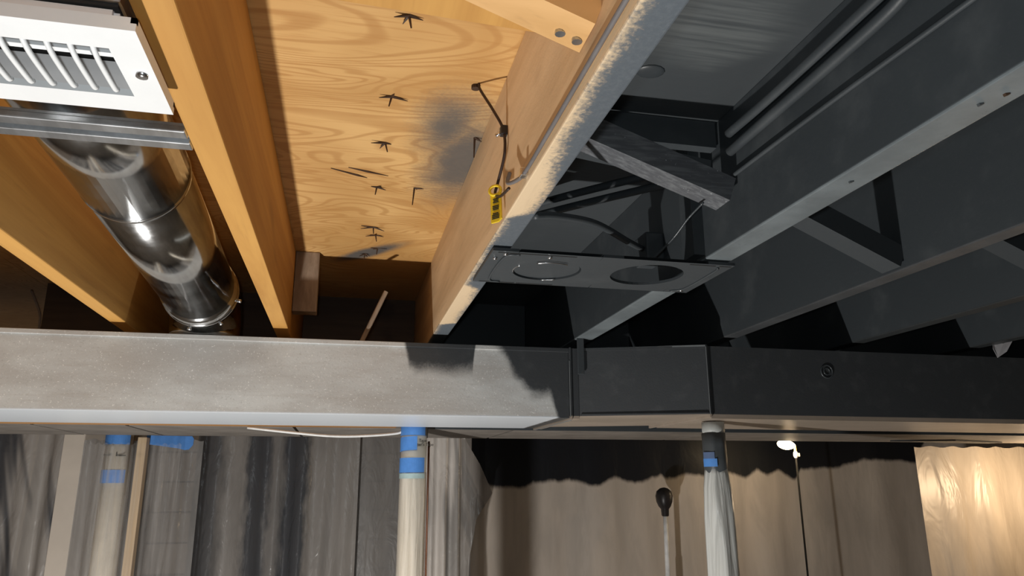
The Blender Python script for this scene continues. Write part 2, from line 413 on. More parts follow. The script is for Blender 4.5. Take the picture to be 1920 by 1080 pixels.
# blocking above the main beam, closing each bay
for i, (p, q) in enumerate(zip(JO, JO[1:])):
    if p[1] < -2.6 or p[0] > 5: continue
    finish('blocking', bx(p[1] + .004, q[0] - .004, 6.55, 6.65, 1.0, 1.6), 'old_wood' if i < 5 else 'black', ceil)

# main beam behind the duct, carried by the posts
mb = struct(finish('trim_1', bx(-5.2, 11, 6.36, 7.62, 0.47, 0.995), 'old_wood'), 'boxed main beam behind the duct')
seams = [-5.2, -3.1, -2.33, -1.66, -0.4, 1.45, 3.4, 5.6, 8.0, 11]
for a, b in zip(seams, seams[1:]):
    finish('panel', bx(a + .012, b - .012, 6.36, 7.62, 0.437, 0.47, bev=0.004), 'beam', mb)
finish('fascia', bx(.75, 11, 6.30, 6.36, .436, .99), 'black', mb)
finish('wood_strip', bx(-5.2, 0.42, 6.09, 6.33, 0.44, 0.50, bev=0.006), 'strip', mb)

tag(finish('splintered_board', frust_slat(), 'black'), 'dark splintered board under the beam above the warm-lit sheet', 'board')
# ================================================================== TRUNK DUCT
du = thing('trunk_duct', (1.5, 5.5, 0.42), 'long rectangular sheet-metal trunk duct, grey at one end and black at the other', 'duct')
YF, ZT, ZB = 5.03, 0.927, 0.4336
finish('duct_section', bx(-5.2, 1.548, YF, 6.07, ZB, ZT, bev=0.006), 'duct', du)
finish('top_hem', bx(-5.2, 1.548, YF - .012, YF + .03, ZT - .026, ZT + .004, bev=0.003), 'duct', du)
b = bmesh.new(); box(b, 1.548, 1.563, YF - .016, 6.09, ZB - .012, ZT + .01, .003); box(b, 1.563, 1.618, YF - .004, 6.08, ZB - .006, ZT + .006, .003)
finish('slip_joint', b, 'duct', du)
def frustum(x0, yf0, yb0, zb0, zt0, x1, yf1, yb1, zb1, zt1):
    b = bmesh.new()
    A = [b.verts.new(p) for p in ((x0, yf0, zb0), (x0, yb0, zb0), (x0, yb0, zt0), (x0, yf0, zt0))]
    B = [b.verts.new(p) for p in ((x1, yf1, zb1), (x1, yb1, zb1), (x1, yb1, zt1), (x1, yf1, zt1))]
    b.faces.new(A); b.faces.new(B[::-1])
    for i in range(4): j = (i + 1) % 4; b.faces.new((A[i], B[i], B[j], A[j]))
    return b
YR = 4.72
M['worn'] = m_plain('worn_metal_edge', (.24, .26, .27), .4, .3)
finish('worn_edge', bx(1.545, 1.550, YF - .019, YF - .014, .44, .84), 'worn', du)
finish('worn_edge', bx(1.552, 1.559, YF - .01, 6.05, ZB - .016, ZB - .011), 'worn', du)
finish('worn_edge', frustum(1.66, YF - .016, YF - .010, .922, .933, 2.46, YR - .016, YR - .010, .922, .933), 'worn', du)
finish('worn_edge', bx(2.456, 2.460, YR - .020, YR - .014, .45, .92), 'worn', du)
finish('transition_section', frustum(1.618, YF, 6.05, .445, .925, 2.455, YR, 5.75, .445, .925), 'duct', du)
finish('transition_hem', frustum(1.63, YF - .014, YF + .02, .452, .462, 2.45, YR - .014, YR + .02, .448, .458), 'duct', du)
b = frustum(1.62, YF - .012, YF + .02, .912, .93, 2.46, YR - .012, YR + .02, .912, .93); finish('transition_top_hem', b, 'duct', du)
b = bx(2.455, 2.472, YR - .016, 5.78, .425, .935, bev=.003); finish('slip_joint', b, 'duct', du)
finish('duct_section', frustum(2.472, YR, 5.66, .42, .927, 11, YR - .02, 5.66, .405, .927), 'duct', du)
b = bmesh.new()
tube(b, [(3.414 + .047 * math.cos(a), YR - .004, .772 + .047 * math.sin(a)) for a in [i * math.pi / 12 for i in range(25)]], .006, 6, smooth=False, caps=False)
tube(b, [(3.414 + .024 * math.cos(a), YR - .004, .772 + .024 * math.sin(a)) for a in [i * math.pi / 12 for i in range(25)]], .005, 6, smooth=False, caps=False)
finish('port_ring', b, 'black_gloss', du, True)

# ================================================================== ROUND PIPE with elbow into the trunk
pp = thing('round_pipe', (-.93, 3.8, 1.0), 'shiny round galvanised pipe dropping into the trunk duct', 'pipe')
R0 = .222
finish('pipe_section', tb([(-.901, 2.04, 1.297), (-.918, 3.15, 1.262)], R0, 48, smooth=False), 'galv', pp, True)
finish('pipe_section', tb([(-.916, 3.02, 1.266), (-.9478, 4.795, 1.2015)], R0 * .985, 48, smooth=False), 'galv', pp, True)
finish('bead', tb([(-.9172, 3.13, 1.2625), (-.9176, 3.155, 1.2617)], R0 * 1.012, 48, smooth=False), 'galv', pp, True)
pts = [(-.948, 4.80, 1.20), (-.951, 4.95, 1.195)]
for i in range(1, 7):
    a = i * math.pi / 12; pts.append((-.953 - .002 * i, 4.95 + .34 * math.sin(a), 1.195 - .34 * (1 - math.cos(a)) * 0.5))
pts += [(-.965, 5.292, .98), (-.965, 5.292, .934)]
el = thing('pipe_elbow', (-.96, 5.2, .934), 'shiny galvanised elbow turning the round pipe down into the trunk duct', 'elbow')
finish('elbow', tb(pts, R0 * 1.03, 40, smooth=False), 'galv', el, True)
b = bmesh.new(); tube(b, [(-.9495, 4.91, 1.197), (-.951, 4.955, 1.195)], R0 * 1.06, 48, smooth=False); ec = finish('elbow_collar', b, 'galv', el, True)
for a in (-100, -55, -12):
    q = math.radians(a); c = Vector((-.95 + R0 * 1.07 * math.cos(q), 4.925, 1.196 + R0 * 1.07 * math.sin(q)))
    finish('screw', tb([c, c + Vector((math.cos(q) * .022, 0, math.sin(q) * .022))], .013, 8, smooth=False), 'steel', ec, True)

# ================================================================== FLOOR REGISTER with boot
rg = thing('air_register', (-.87, 1.7, .93), 'white metal air register with slotted grille, at the joist edge', 'register')
x0, x1, y0, y1, zr = -1.27, -.478, 1.516, 1.893, .93
ox0, ox1, oy0, oy1 = -1.19, -.552, 1.598, 1.812
b = bmesh.new()
for a in ((x0, x1, y0, oy0), (x0, x1, oy1, y1), (x0, ox0, oy0, oy1), (ox1, x1, oy0, oy1)): box(b, *a, zr, zr + .018)
for a in ((x0, x1, y0, y0 + .012), (x0, x1, y1 - .012, y1), (x0, x0 + .012, y0, y1), (x1 - .012, x1, y0, y1)): box(b, *a, zr + .018, zr + .032)
finish('face_plate', b, 'white', rg)
i = 0; xx = ox1 - .035
while xx > ox0:
    finish('grille_bar', tb([(xx, oy0 - .01, zr + .010), (xx, 1.65, zr - .002), (xx, 1.77, zr - .002), (xx, 1.792, zr + .004)], .0065, 8), 'white', rg, True); xx -= .0465
finish('damper_rod', bx(ox0, ox1, 1.724, 1.742, zr + .062, zr + .074), 'white', rg)
b = bmesh.new(); box(b, ox1, ox1 + .012, oy0, oy1, zr + .018, zr + .09); box(b, ox0 - .012, ox0, oy0, oy1, zr + .018, zr + .09); box(b, ox0, ox1, oy1, oy1 + .012, zr + .018, zr + .09); box(b, ox0, ox1, oy0 - .012, oy0, zr + .018, zr + .09)
finish('throat', b, 'damper', rg)
finish('screw', tb([(-.508, 1.70, zr - .006), (-.508, 1.70, zr + .01)], .014, 12, smooth=False), 'steel', rg, True)
bt = thing('register_boot', (-.87, 1.75, 1.02), 'dull galvanised boot box above the white register', 'duct boot')
finish('boot_box', bx(-1.22, -.53, 1.57, 1.86, 1.03, 1.42, bev=.02), 'galv_dull', bt)
finish('boot_throat', bx(-1.2, -.54, 1.58, 1.84, 1.024, 1.031), 'dark', bt)
finish('round_collar', tb([(-.885, 1.90, 1.235), (-.899, 1.99, 1.275)], [.265, R0 * 1.06], 40, smooth=False), 'galv', bt, True)

# channel rail spanning the pipe bay
ch = thing('channel_rail', (-.95, 2.18, 1.0), 'thin galvanised channel rail crossing under the round pipe', 'rail')
finish('channel', bx(-1.405, -.50, 2.125, 2.255, 1.012, 1.02), 'galv_dull', ch)
for y in (2.125, 2.205): finish('flange', bx(-1.405, -.50, y, y + .048, .992, 1.014, bev=.004), 'galv_dull', ch)

# ================================================================== BRIDGING AND BLOCKS
br = tag(finish('cross_brace', bar(bmesh.new(), (-.40, 1.578, 1.50), (.572, 1.578, 1.145), .13, .10, (0, 0, 1)), 'joist_cross'), 'bare wooden bridging brace with two nail heads at the half-painted joist', 'brace', 'joist braces')
for x, zz in ((.49, 1.122), (.535, 1.105)):
    finish('nail_head', tb([(x, 1.60, zz - .006), (x, 1.60, zz + .01)], .014, 10, smooth=False), 'galv_dull', br, False)
tag(finish('cross_brace', bar(bmesh.new(), (-.40, 1.75, 1.34), (.572, 1.75, 1.305), .12, .10), 'joist'), 'bare wooden brace crossing behind the nailed brace', 'brace', 'joist braces')
tag(finish('cross_brace', bar(bmesh.new(), (.685, 2.735, 1.535), (1.578, 2.735, 1.215), .125, .11), 'black_brace'), 'rough black brace with a bright torn end, loose at the grey-bottomed joist', 'brace', 'joist braces')
tag(finish('cross_brace', bar(bmesh.new(), (.69, 2.925, 1.52), (1.59, 2.925, 1.40), .11, .08), 'black'), 'black brace hidden behind the rough loose brace', 'brace', 'joist braces')
tag(finish('bay_blocking', bx(.69, 1.59, 2.803, 2.86, 1.47, 1.598), 'black'), 'black blocking board under the painted plywood', 'blocking')
tag(finish('cross_brace', bar(bmesh.new(), (1.733, 3.01, 1.465), (2.63, 3.01, 1.06), .13, .11), 'black'), 'smooth black brace against the joist right of the grey-bottomed one', 'brace', 'joist braces')
tag(finish('cross_brace', bar(bmesh.new(), (2.735, 3.01, 1.465), (3.68, 3.01, 1.06), .13, .11), 'black'), 'black brace at the far right edge of the picture', 'brace', 'joist braces')
tag(finish('wood_block', bx(-.40, -.235, 5.22, 5.34, 1.16, 1.598, bev=.006), 'old_wood_v'), 'short rough-sawn block at the dark end of the plywood bay', 'block')
tag(finish('thin_stick', tb([(.085, 5.09, .935), (.155, 5.06, 1.10), (.235, 5.05, 1.29)], .016, 8), 'old_wood_v'), 'thin bent stick poking up behind the trunk duct', 'stick')
tag(finish('wall_cleat', bx(1.545, 1.60, 3.0, 3.12, 1.02, 1.598), 'black'), 'black upright cleat on the grey-bottomed joist near the drilled plate', 'cleat')  # dark upright piece added on the joist side
st = tag(finish('hanger_strap', bx(1.602, 1.652, 4.985, 5.0, .74, 1.0, bev=.004), 'black'), 'rough black strap hanging over the duct joint', 'strap')

# ================================================================== DRILLED PLATE between two joists
pl = thing('drilled_plate', (1.17, 3.26, .98), 'flat black plate with one open and one closed round hole, spanning two joists', 'plate')
def plate_mesh(x0, x1, y0, y1, holes, z0, z1):
    # flat plate with elliptical openings: each hole gets a square ring, the rest is boxes
    b = bmesh.new(); n = 40
    xs = [x0]
    for cx, cy, r in holes:
        xa, xb = cx - r - .03, cx + r + .03
        box(b, xs[-1], xa, y0, y1, z0, z1); xs.append(xb)
        rows = []
        for zz in (z0, z1):
            I, O = [], []
            for k in range(n):
                a = 2 * math.pi * k / n; ca, sa = math.cos(a), math.sin(a)
                I.append(b.verts.new((cx + r * ca, cy + r * sa, zz)))
                sx = ((xb - cx) / ca if ca > 0 else (xa - cx) / ca) if abs(ca) > 1e-6 else 1e9
                sy = ((y1 - cy) / sa if sa > 0 else (y0 - cy) / sa) if abs(sa) > 1e-6 else 1e9
                s = min(sx, sy); O.append(b.verts.new((cx + s * ca, cy + s * sa, zz)))
            rows.append((I, O))
        (I0, O0), (I1, O1) = rows
        for k in range(n):
            j = (k + 1) % n
            b.faces.new((I0[k], I0[j], O0[j], O0[k])); b.faces.new((I1[k], O1[k], O1[j], I1[j])); b.faces.new((I0[k], I1[k], I1[j], I0[j]))
        cor = [(xa, y0), (xb, y0), (xb, y1), (xa, y1)]
        for qx, qy in cor:   # fill the corners the ring misses
            best = sorted(range(n), key=lambda k: (O0[k].co.x - qx) ** 2 + (O0[k].co.y - qy) ** 2)[:2]
            k, j = sorted(best)
            if j - k > 1: k, j = j, k
            for O, zz in ((O0, z0), (O1, z1)):
                v = b.verts.new((qx, qy, zz)); b.faces.new((O[k], O[j], v))
    box(b, xs[-1], x1, y0, y1, z0, z1)
    return b
holes = [(.905, 3.265, .165), (1.405, 3.24, .178)]
finish('plate', plate_mesh(.592, 1.748, 3.0, 3.52, holes, .976, .990), 'black', pl)
kd = finish('knockout_disc', lathe(bmesh.new(), (.905, 3.265), [(.158, .984), (.158, .992)], 40), 'black', pl)
finish('pressed_rib', tb([(.66 + .06, 3.03, .973), (.66, 3.08, .973), (.66, 3.44, .973), (.72, 3.49, .973)], .006, 6), 'black', pl, True)
finish('pressed_rib', tb([(1.68, 3.04, .973), (1.695, 3.10, .973), (1.695, 3.42, .973), (1.64, 3.49, .973)], .006, 6), 'black', pl, True)
for xa, xb, y in ((.62, .98, 3.022), (1.53, 1.66, 3.022), (1.68, 1.74, 3.022), (.62, .80, 3.507), (.81, 1.0, 3.507), (1.66, 1.72, 3.5)):
    finish('edge_slot', bx(xa, xb, y - .005, y + .005, .9745, .977), 'dark', pl)
for x, y in ((.655, 3.03), (.86, 3.04), (1.69, 3.46), (.62, 3.10)):
    finish('screw', tb([(x, y, .966), (x, y, .98)], .010, 8, smooth=False), 'steel', pl, True)
for a0, a1, r in ((160, 205, .162), (235, 300, .135), (60, 85, .16)):
    finish('bare_edge', tb([(.905 + r * math.cos(math.radians(a)), 3.265 + r * math.sin(math.radians(a)), .9755) for a in range(a0, a1 + 1, 5)], .0035, 5, smooth=False), 'steel', kd, True)

# ================================================================== CONDUITS AND CABLES
cf = 1.60
tag(finish('conduit', tb([(1.572, -.6, 1.475), (1.572, .2, 1.475), (1.572, 1.0, 1.475), (1.577, 1.6, 1.478), (1.577, 2.3, 1.465), (1.572, 2.66, 1.47)], .022, 12), 'black', smooth=True), 'upper of two thick black conduits along the grey-bottomed joist', 'conduit', 'conduits on the joist')
tag(finish('conduit', tb([(1.572, -.6, 1.40), (1.572, .2, 1.40), (1.572, 0.9, 1.40), (1.577, 1.5, 1.43), (1.577, 1.75, 1.40), (1.572, 2.66, 1.385)], .022, 12), 'black', smooth=True), 'lower of two thick black conduits along the grey-bottomed joist', 'conduit', 'conduits on the joist')
tag(finish('thin_cable', tb([(1.59, -.4, 1.245), (1.59, .4, 1.245), (1.59, 1.2, 1.248), (1.59, 2.0, 1.272), (1.59, 2.75, 1.285)], .010, 8), 'black', smooth=True), 'thin black cable below the two conduits', 'cable')
for dz, dx, l in ((0, 0, 'upper of two black cables crossing behind the rough brace'), (-.06, .02, 'lower of two black cables crossing behind the rough brace')):
    tag(finish('crossing_cable', tb([(1.50 + dx, 3.0, 1.45 + dz), (1.05 + dx, 3.55, 1.47 + dz), (.70, 4.1, 1.50 + dz)], .020, 10), 'black', smooth=True), l, 'cable', 'cables crossing the black bay')
tag(finish('drooping_cable', tb([(.69, 2.66, 1.02), (.80, 2.72, 1.05), (1.02, 2.88, 1.09), (1.30, 3.20, 1.13), (1.50, 3.50, 1.20)], .016, 8), 'black', smooth=True), 'black cable drooping just above the drilled plate', 'cable')
tag(finish('metal_box', bx(1.50, 1.60, 3.44, 3.60, 1.12, 1.28, bev=.01), 'black'), 'small black junction box above the drilled plate', 'junction box')
tag(finish('hanging_string', tb([(1.475, 2.75, 1.175), (1.455, 2.86, 1.14), (1.43, 2.98, 1.08), (1.36, 3.08, 1.0)], .0055, 6), 'black_gloss', smooth=True), 'thin glossy string hanging from the rough loose brace', 'string')
gc = thing('grey_cable', (.55, 1.5, 1.03), 'grey cable stapled along the half-painted joist', 'cable')
finish('cable', tb([(.563, -.6, 1.035), (.563, 0, 1.035), (.563, .6, 1.035), (.561, 1.3, 1.035), (.561, 2.0, 1.03), (.561, 2.26, 1.03), (.553, 2.36, 1.035), (.535, 2.44, 1.055), (.545, 2.45, 1.10)], .0075, 8), 'cable_grey', gc, True)
finish('staple', bx(.545, .572, 2.28, 2.31, 1.018, 1.05, bev=.004), 'steel', gc)
bw = thing('black_wire', (.52, 2.7, 1.15), 'thin dark wire looping from the plywood hole down to the yellow tag', 'wire')
finish('wire', tb([(.47, 2.70, 1.60), (.475, 2.69, 1.565), (.52, 2.64, 1.45), (.556, 2.62, 1.36), (.558, 2.60, 1.25), (.548, 2.68, 1.16), (.54, 2.70, 1.115), (.545, 2.62, 1.075), (.553, 2.50, 1.06)], .006, 8), 'cable_brown', bw, True)
finish('clip', bx(.545, .575, 2.605, 2.64, 1.335, 1.375, bev=.005), 'cable_black', bw)
finish('clip_nail', tb([(.55, 2.63, 1.35), (.53, 2.64, 1.34)], .008, 8, smooth=False), 'steel', bw, True)
finish('entry_hole', tb([(.46, 2.72, 1.585), (.46, 2.72, 1.602)], .018, 10, smooth=False), 'rust', bw)
tg = thing('yellow_tag', (.54, 2.7, 1.0), 'small yellow printed tag hanging from the dark wire', 'tag')
ty = 2.66
b = poly(bmesh.new(), [(.520, 2.70, 1.108), (.553, 2.66, 1.108), (.556, 2.655, 1.0), (.546, 2.667, .988), (.523, 2.695, .988)], (.006, .006, 0))
tp = finish('tag_plate', b, 'yellow', tg)
finish('ring', tb([(.536 + .020 * math.cos(a), 2.68 - .014 * math.cos(a), 1.122 + .020 * math.sin(a)) for a in [i * math.pi / 8 for i in range(17)]], .006, 8, smooth=False), 'yellow', tg, True)
b = bmesh.new()
for zz, w in ((1.085, .6), (1.078, .5), (1.071, .6), (1.055, .7), (1.048, .7), (1.041, .65), (1.024, .6), (1.017, .8), (1.010, .8), (1.003, .8)):
    bar(b, (.538 - .014 * w, 2.676 + .017 * w, zz), (.538 + .014 * w, 2.676 - .017 * w, zz), .004, .004)
finish('print_lines', b, 'print', tp)

# ================================================================== NAILS THROUGH THE PLYWOOD (parts of the panel)
pan = panels[5]
for i, (x, y) in enumerate([(.147, 2.296), (.125, 2.88), (.121, 3.336), (.108, 3.907), (.314, 3.878), (.115, 4.587), (.136, 4.745), (.163, 5.035), (.082, 5.181), (.538, 3.193)]):
    rr = random.Random(i); b = bmesh.new()
    L = .10 if i in (4, 9) else .045
    tube(b, [(x, y, 1.602), (x + rr.uniform(-.015, .015), y + .01, 1.6 - L)], [.006, .003], 6, smooth=False)
    k = 3 if i not in (4, 9) else 1
    for j in range(k):
        a = rr.uniform(0, 2 * math.pi) if j > 1 else (0.1 + math.pi * j + rr.uniform(-.3, .3)); l = rr.uniform(.03, .085)
        tube(b, [(x, y, 1.599), (x + l * math.cos(a), y + l * .7 * math.sin(a), 1.597 - rr.uniform(.0, .02))], [.0085, .0015], 5, smooth=False)
    finish('nail', b, 'rust', pan)
b = bmesh.new()
tube(b, [(-.14, 3.70, 1.599), (0, 3.76, 1.597), (.05, 3.79, 1.599)], [.003, .007, .002], 5, smooth=False); tube(b, [(-.05, 3.67, 1.599), (.05, 3.70, 1.597), (.16, 3.74, 1.599)], [.003, .007, .002], 5, smooth=False)
finish('split', b, 'rust', pan)
for x, y, zz in ((1.655, 1.50, 1.0), (1.68, 1.44, 1.0), (1.66, 2.05, 1.0)):
    finish('nail', tb([(x, y, zz + .01), (x + .005, y, zz - .004)], .009, 6, smooth=False), 'rust' if y == 1.44 else 'black', joists[4])
b = bmesh.new()
bmesh.ops.create_uvsphere(b, u_segments=14, v_segments=8, radius=1.0)
for v in b.verts: v.co = Vector((1.13 + v.co.x * .06, 2.46 + v.co.y * .05, 1.6 + v.co.z * .012))
finish('paint_smear', b, M['joist_d'], panels[6], True)

# ================================================================== POSTS
def wrap_fold(n, amp, tw): return lambda a, z: amp * (math.sin(n * a + tw * z) + .5 * math.sin((n + 3) * a - tw * 1.7 * z + 1))
def band(c, r, z0, z1, a0, a1, mat, par, name='tape_band', t=.006, tilt=0.0):
    b = bmesh.new(); A = []
    n = max(6, int(abs(a1 - a0) / 8))
    for i in range(n + 1):
        a = math.radians(a0 + (a1 - a0) * i / n); tz = tilt * i / n
        A.append([b.verts.new((c[0] + q * math.cos(a), c[1] + q * math.sin(a), zz + tz)) for q, zz in ((r, z0), (r + t, z0), (r + t, z1), (r, z1))])
    for P, Q in zip(A, A[1:]):
        for i in range(4): j = (i + 1) % 4; b.faces.new((P[i], Q[i], Q[j], P[j]))
    b.faces.new(A[0]); b.faces.new(A[-1][::-1])
    return finish(name, b, mat, par)
def m_film(name, col, alpha, dev=.5):
    t = NT(name); n = t.noise(t.scale(t.pos()[3], (9, 9, 0.5)), 2, 4, 0.6, 0.6); t.bump(n, 0.5, 0.01)
    t.set(col, 0.22, spec=0.6); t.plug(t.add(alpha - dev / 2, t.mul(t.step(n, .35, .7), dev)), t.b.inputs['Alpha']); return t.m
M['film'] = m_film('clear_film', (0.72, 0.70, 0.66), 0.22, .35); M['film_dense'] = m_film('white_film', (0.62, 0.64, 0.62), 0.85)
# centre post
c = (.566, 6.20); p = thing('support_post', (*c, ZF), 'cream support post with blue tape, centre of the picture', 'post', 'support posts')
sh = finish('shaft', lathe(bmesh.new(), c, [(.104, ZF), (.104, .995)], 32), 'postpaint', p, True)
finish('plastic_wrap', lathe(bmesh.new(), c, [(.112, ZF), (.112, -1.5), (.111, -.9), (.110, -.5), (.109, -.1), (.107, .06), (.106, .08)], 48, wrap_fold(7, .018, .5)), m_film('cream_film', (.84, .78, .67), .55), p, True)
band(c, .105, .372, .46, 150, 400, 'blue', sh); band(c, .105, .243, .352, 165, 278, 'blue', sh, tilt=.012); band(c, .106, .075, .19, 160, 316, 'blue', sh, tilt=.004)
band(c, .1055, .03, .07, 170, 320, m_plain('pale_blue_tape', (.38, .50, .50), .5), sh)
band(c, .1065, .375, .46, 318, 400, 'black', sh, 'paint_patch', tilt=-.03)  # dark patch over the right side of the top tape band
def txt(s, size, loc, par, mat='print', rot=(math.pi / 2, 0, 0)):
    cu = bpy.data.curves.new('lettering', 'FONT'); cu.body = s; cu.size = size * H; cu.extrude = .0004
    tmp = bpy.data.objects.new('lettering_tmp', cu); COL.objects.link(tmp); dg = bpy.context.evaluated_depsgraph_get()
    me = bpy.data.meshes.new_from_object(tmp.evaluated_get(dg)); bpy.data.objects.remove(tmp)
    me.materials.clear(); me.materials.append(M[mat]); o = link('lettering', me, W(*loc), par); o.rotation_euler = rot; return o
txt('Tape', .035, (.595, 6.094, .318), sh, rot=(math.pi / 2, 0, .3)); txt("ter's Tape", .035, (.583, 6.093, .287), sh, rot=(math.pi / 2, 0, .3))
tag(finish('copper_pipe', tb([(.694, 6.25, ZF), (.694, 6.25, .33)], .009, 10, smooth=False), 'copper', smooth=True), 'thin copper pipe standing beside the centre post', 'pipe')
# right post
c = (2.60, 4.95); p = thing('support_post', (*c, ZF), 'post with black painted top and white twisted plastic, right of centre', 'post', 'support posts')
sh = finish('shaft', lathe(bmesh.new(), c, [(.073, ZF), (.073, .41)], 28), 'postpaint', p, True)
finish('top_sleeve', lathe(bmesh.new(), c, [(.079, .33), (.080, .36), (.080, .412)], 28), m_plain('pale_sleeve', (.40, .42, .41), .5), p, True)
finish('painted_wrap', lathe(bmesh.new(), c, [(.078, .03), (.083, .15), (.082, .25), (.083, .335)], 32, wrap_fold(5, .03, 3)), 'black', p, True)
band(c, .0835, .10, .155, 175, 250, 'blue', sh); band(c, .0845, .155, .20, 180, 240, m_plain('dusty_blue_tape', (.09, .14, .26), .6), sh)
finish('plastic_wrap', lathe(bmesh.new(), c, [(.12, ZF), (.115, -1.2), (.108, -.8), (.103, -.5), (.102, -.25), (.094, -.05), (.082, .05), (.077, .10)], 56, wrap_fold(5, .05, 2.2)), 'film_dense', p, True)
# left post, stud and film
c = (-2.10, 7.87); p = thing('support_post', (*c, ZF), 'cream support post wrapped in clear film with blue tape, at left', 'post', 'support posts')
sh = finish('shaft', lathe(bmesh.new(), c, [(.118, ZF), (.118, .995)], 32), 'postpaint', p, True)
band(c, .119, .36, .46, 150, 330, 'blue', sh); band(c, .119, .005, .125, 165, 325, 'blue', sh)
b = bmesh.new()
for xa, xb, za, zb in ((-2.19, -2.13, .255, .265), (-2.135, -2.125, .255, .275), (-2.08, -2.0, .25, .262), (-2.085, -2.075, .25, .285)): box(b, xa, xb, 7.745, 7.752, za, zb)
finish('print_marks', b, 'print', p)
finish('film_wrap', lathe(bmesh.new(), (-2.115, 7.87), [(.14, ZF), (.14, -.9), (.14, -.5), (.138, -.1), (.136, .2), (.132, .33), (.13, .36)], 64, wrap_fold(6, .035, 2.5)), 'film', p, True)
tag(finish('wood_stud', bx(-1.925, -1.845, 7.80, 7.92, ZF, .43, bev=.006), 'stud'), 'pale wooden stud beside the film-wrapped post', 'stud')
tag(finish('blue_tape_strip', poly(bmesh.new(), [(-1.90, 8.02, .46), (-1.48, 8.02, .455), (-1.462, 8.02, .43), (-1.465, 8.02, .37), (-1.50, 8.02, .325), (-1.54, 8.02, .32), (-1.60, 8.02, .335), (-1.78, 8.02, .36), (-1.90, 8.02, .375)], (0, .01, 0)), 'blue'), 'strip of blue tape holding plastic beside the wooden stud', 'tape')
tag(finish('beige_board', bx(-2.96, -2.50, 9.0, 9.05, ZF, .62, bev=.004), 'board'), 'tall beige board leaning upright at left behind the plastic', 'board')
tag(finish('white_cable', tb([(-.75, 6.24, .425), (-.40, 6.24, .390), (-.10, 6.22, .365), (.15, 6.22, .368), (.43, 6.2, .392), (.47, 6.2, .43)], .011, 8), 'cable_white', smooth=True), 'white cable sagging under the trunk duct left of the centre post', 'cable')

tag(finish('loose_wire', tb([(-2.42, 6.2, 1.45), (-2.30, 6.1, 1.25), (-2.26, 6.05, 1.1), (-2.12, 5.95, .94)], .010, 6), 'cable_grey', smooth=True), 'faint loose wire in the dark bay at the far left', 'wire')
# ================================================================== PLASTIC SHEETS
def sheet(name, x0, x1, z0, z1, Y, mat, label, seed, amp=.06, nf=10, taper=0.0, nx=120, nz=24, grp='hanging plastic sheets', edge=None):
    rr = random.Random(seed); fs = [(rr.uniform(.4, 1), rr.uniform(nf * .35, nf * 1.3), rr.uniform(0, 6.3), rr.uniform(-.5, .5)) for _ in range(6)]
    b = bmesh.new(); G = []
    for i in range(nx + 1):
        row = []
        for j in range(nz + 1):
            u, w = i / nx, j / nz; zz = z1 + (z0 - z1) * w
            xa, xb = (x0, x1) if edge is None else edge(w)
            x = xa + (xb - xa) * u
            d = sum(a * math.sin(f * u * 6.283 + ph + sl * w * 4) for a, f, ph, sl in fs) / 3
            d = math.copysign(abs(d) ** .8, d)
            row.append(b.verts.new((x, Y + d * amp * (.45 + .55 * min(1, w * 3)), zz + .01 * math.sin(u * nf * 9 + seed))))
        G.append(row)
    for i in range(nx):
        for j in range(nz): b.faces.new((G[i][j], G[i + 1][j], G[i + 1][j + 1], G[i][j + 1]))
    o = finish(name, b, mat, None, True)
    return tag(o, label, 'plastic sheet', grp)
TAN = (0.40, 0.345, 0.29); SL = (0.045, 0.050, 0.060)
ov = [(1.0, .2 + .75), (1.55, .95), (1.62, .20), (1.94, .127), (2.33, .125), (2.44, .19), (3.02, .22), (3.31, .14), (3.54, .256), (3.84, .186), (4.23, .289), (4.3, .22), (4.6, .30), (4.855, .27), (5.06, .36), (5.5, .25), (5.67, .36), (5.83, .27), (6.0, .35), (6.24, .21), (6.34, .36), (6.86, .37), (7.4, .495), (7.9, .48), (8.25, .45), (8.6, .95), (9, .95)]
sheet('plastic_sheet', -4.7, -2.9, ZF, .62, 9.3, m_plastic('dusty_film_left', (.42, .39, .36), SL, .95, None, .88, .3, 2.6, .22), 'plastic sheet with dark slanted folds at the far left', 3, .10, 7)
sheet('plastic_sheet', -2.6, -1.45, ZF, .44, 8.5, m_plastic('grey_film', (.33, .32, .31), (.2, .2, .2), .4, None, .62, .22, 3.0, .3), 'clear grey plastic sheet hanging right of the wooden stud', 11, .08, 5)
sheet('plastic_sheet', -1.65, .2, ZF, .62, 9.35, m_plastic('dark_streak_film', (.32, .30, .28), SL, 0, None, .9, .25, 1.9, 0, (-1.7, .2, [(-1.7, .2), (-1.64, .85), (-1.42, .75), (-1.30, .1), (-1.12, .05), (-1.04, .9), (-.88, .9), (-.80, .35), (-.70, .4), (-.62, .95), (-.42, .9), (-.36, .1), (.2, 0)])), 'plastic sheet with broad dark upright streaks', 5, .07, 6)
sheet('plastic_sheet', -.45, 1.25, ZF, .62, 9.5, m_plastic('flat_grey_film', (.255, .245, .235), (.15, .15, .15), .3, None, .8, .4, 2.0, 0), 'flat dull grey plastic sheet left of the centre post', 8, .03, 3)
sheet('plastic_sheet', .9, 1.5, ZF, .52, 8.9, m_plastic('pale_fold_film', (.74, .69, .64), (.12, .12, .12), .6, None, .92, .3, 4.2, .1), 'pale pleated plastic sheet right of the centre post', 21, .09, 4, nx=80)
sheet('plastic_sheet', 1.4, 9.2, ZF, .66, 9.6, m_plastic('tan_film', (.56, .495, .43), (.38, .33, .285), .25, (1.0, 9.0, ov), .9, .34, 1.4, .1, None, .12, 2.0), 'wide tan plastic sheet with a ragged black sprayed top edge', 31, .035, 12, nx=260)
sheet('plastic_sheet', -2.32, -1.5, ZF, .36, 7.66, m_film('clear_drape', (.50, .48, .46), .14, .2), 'thin clear film draped over the left post and stud', 17, .03, 9, nx=90, nz=30)
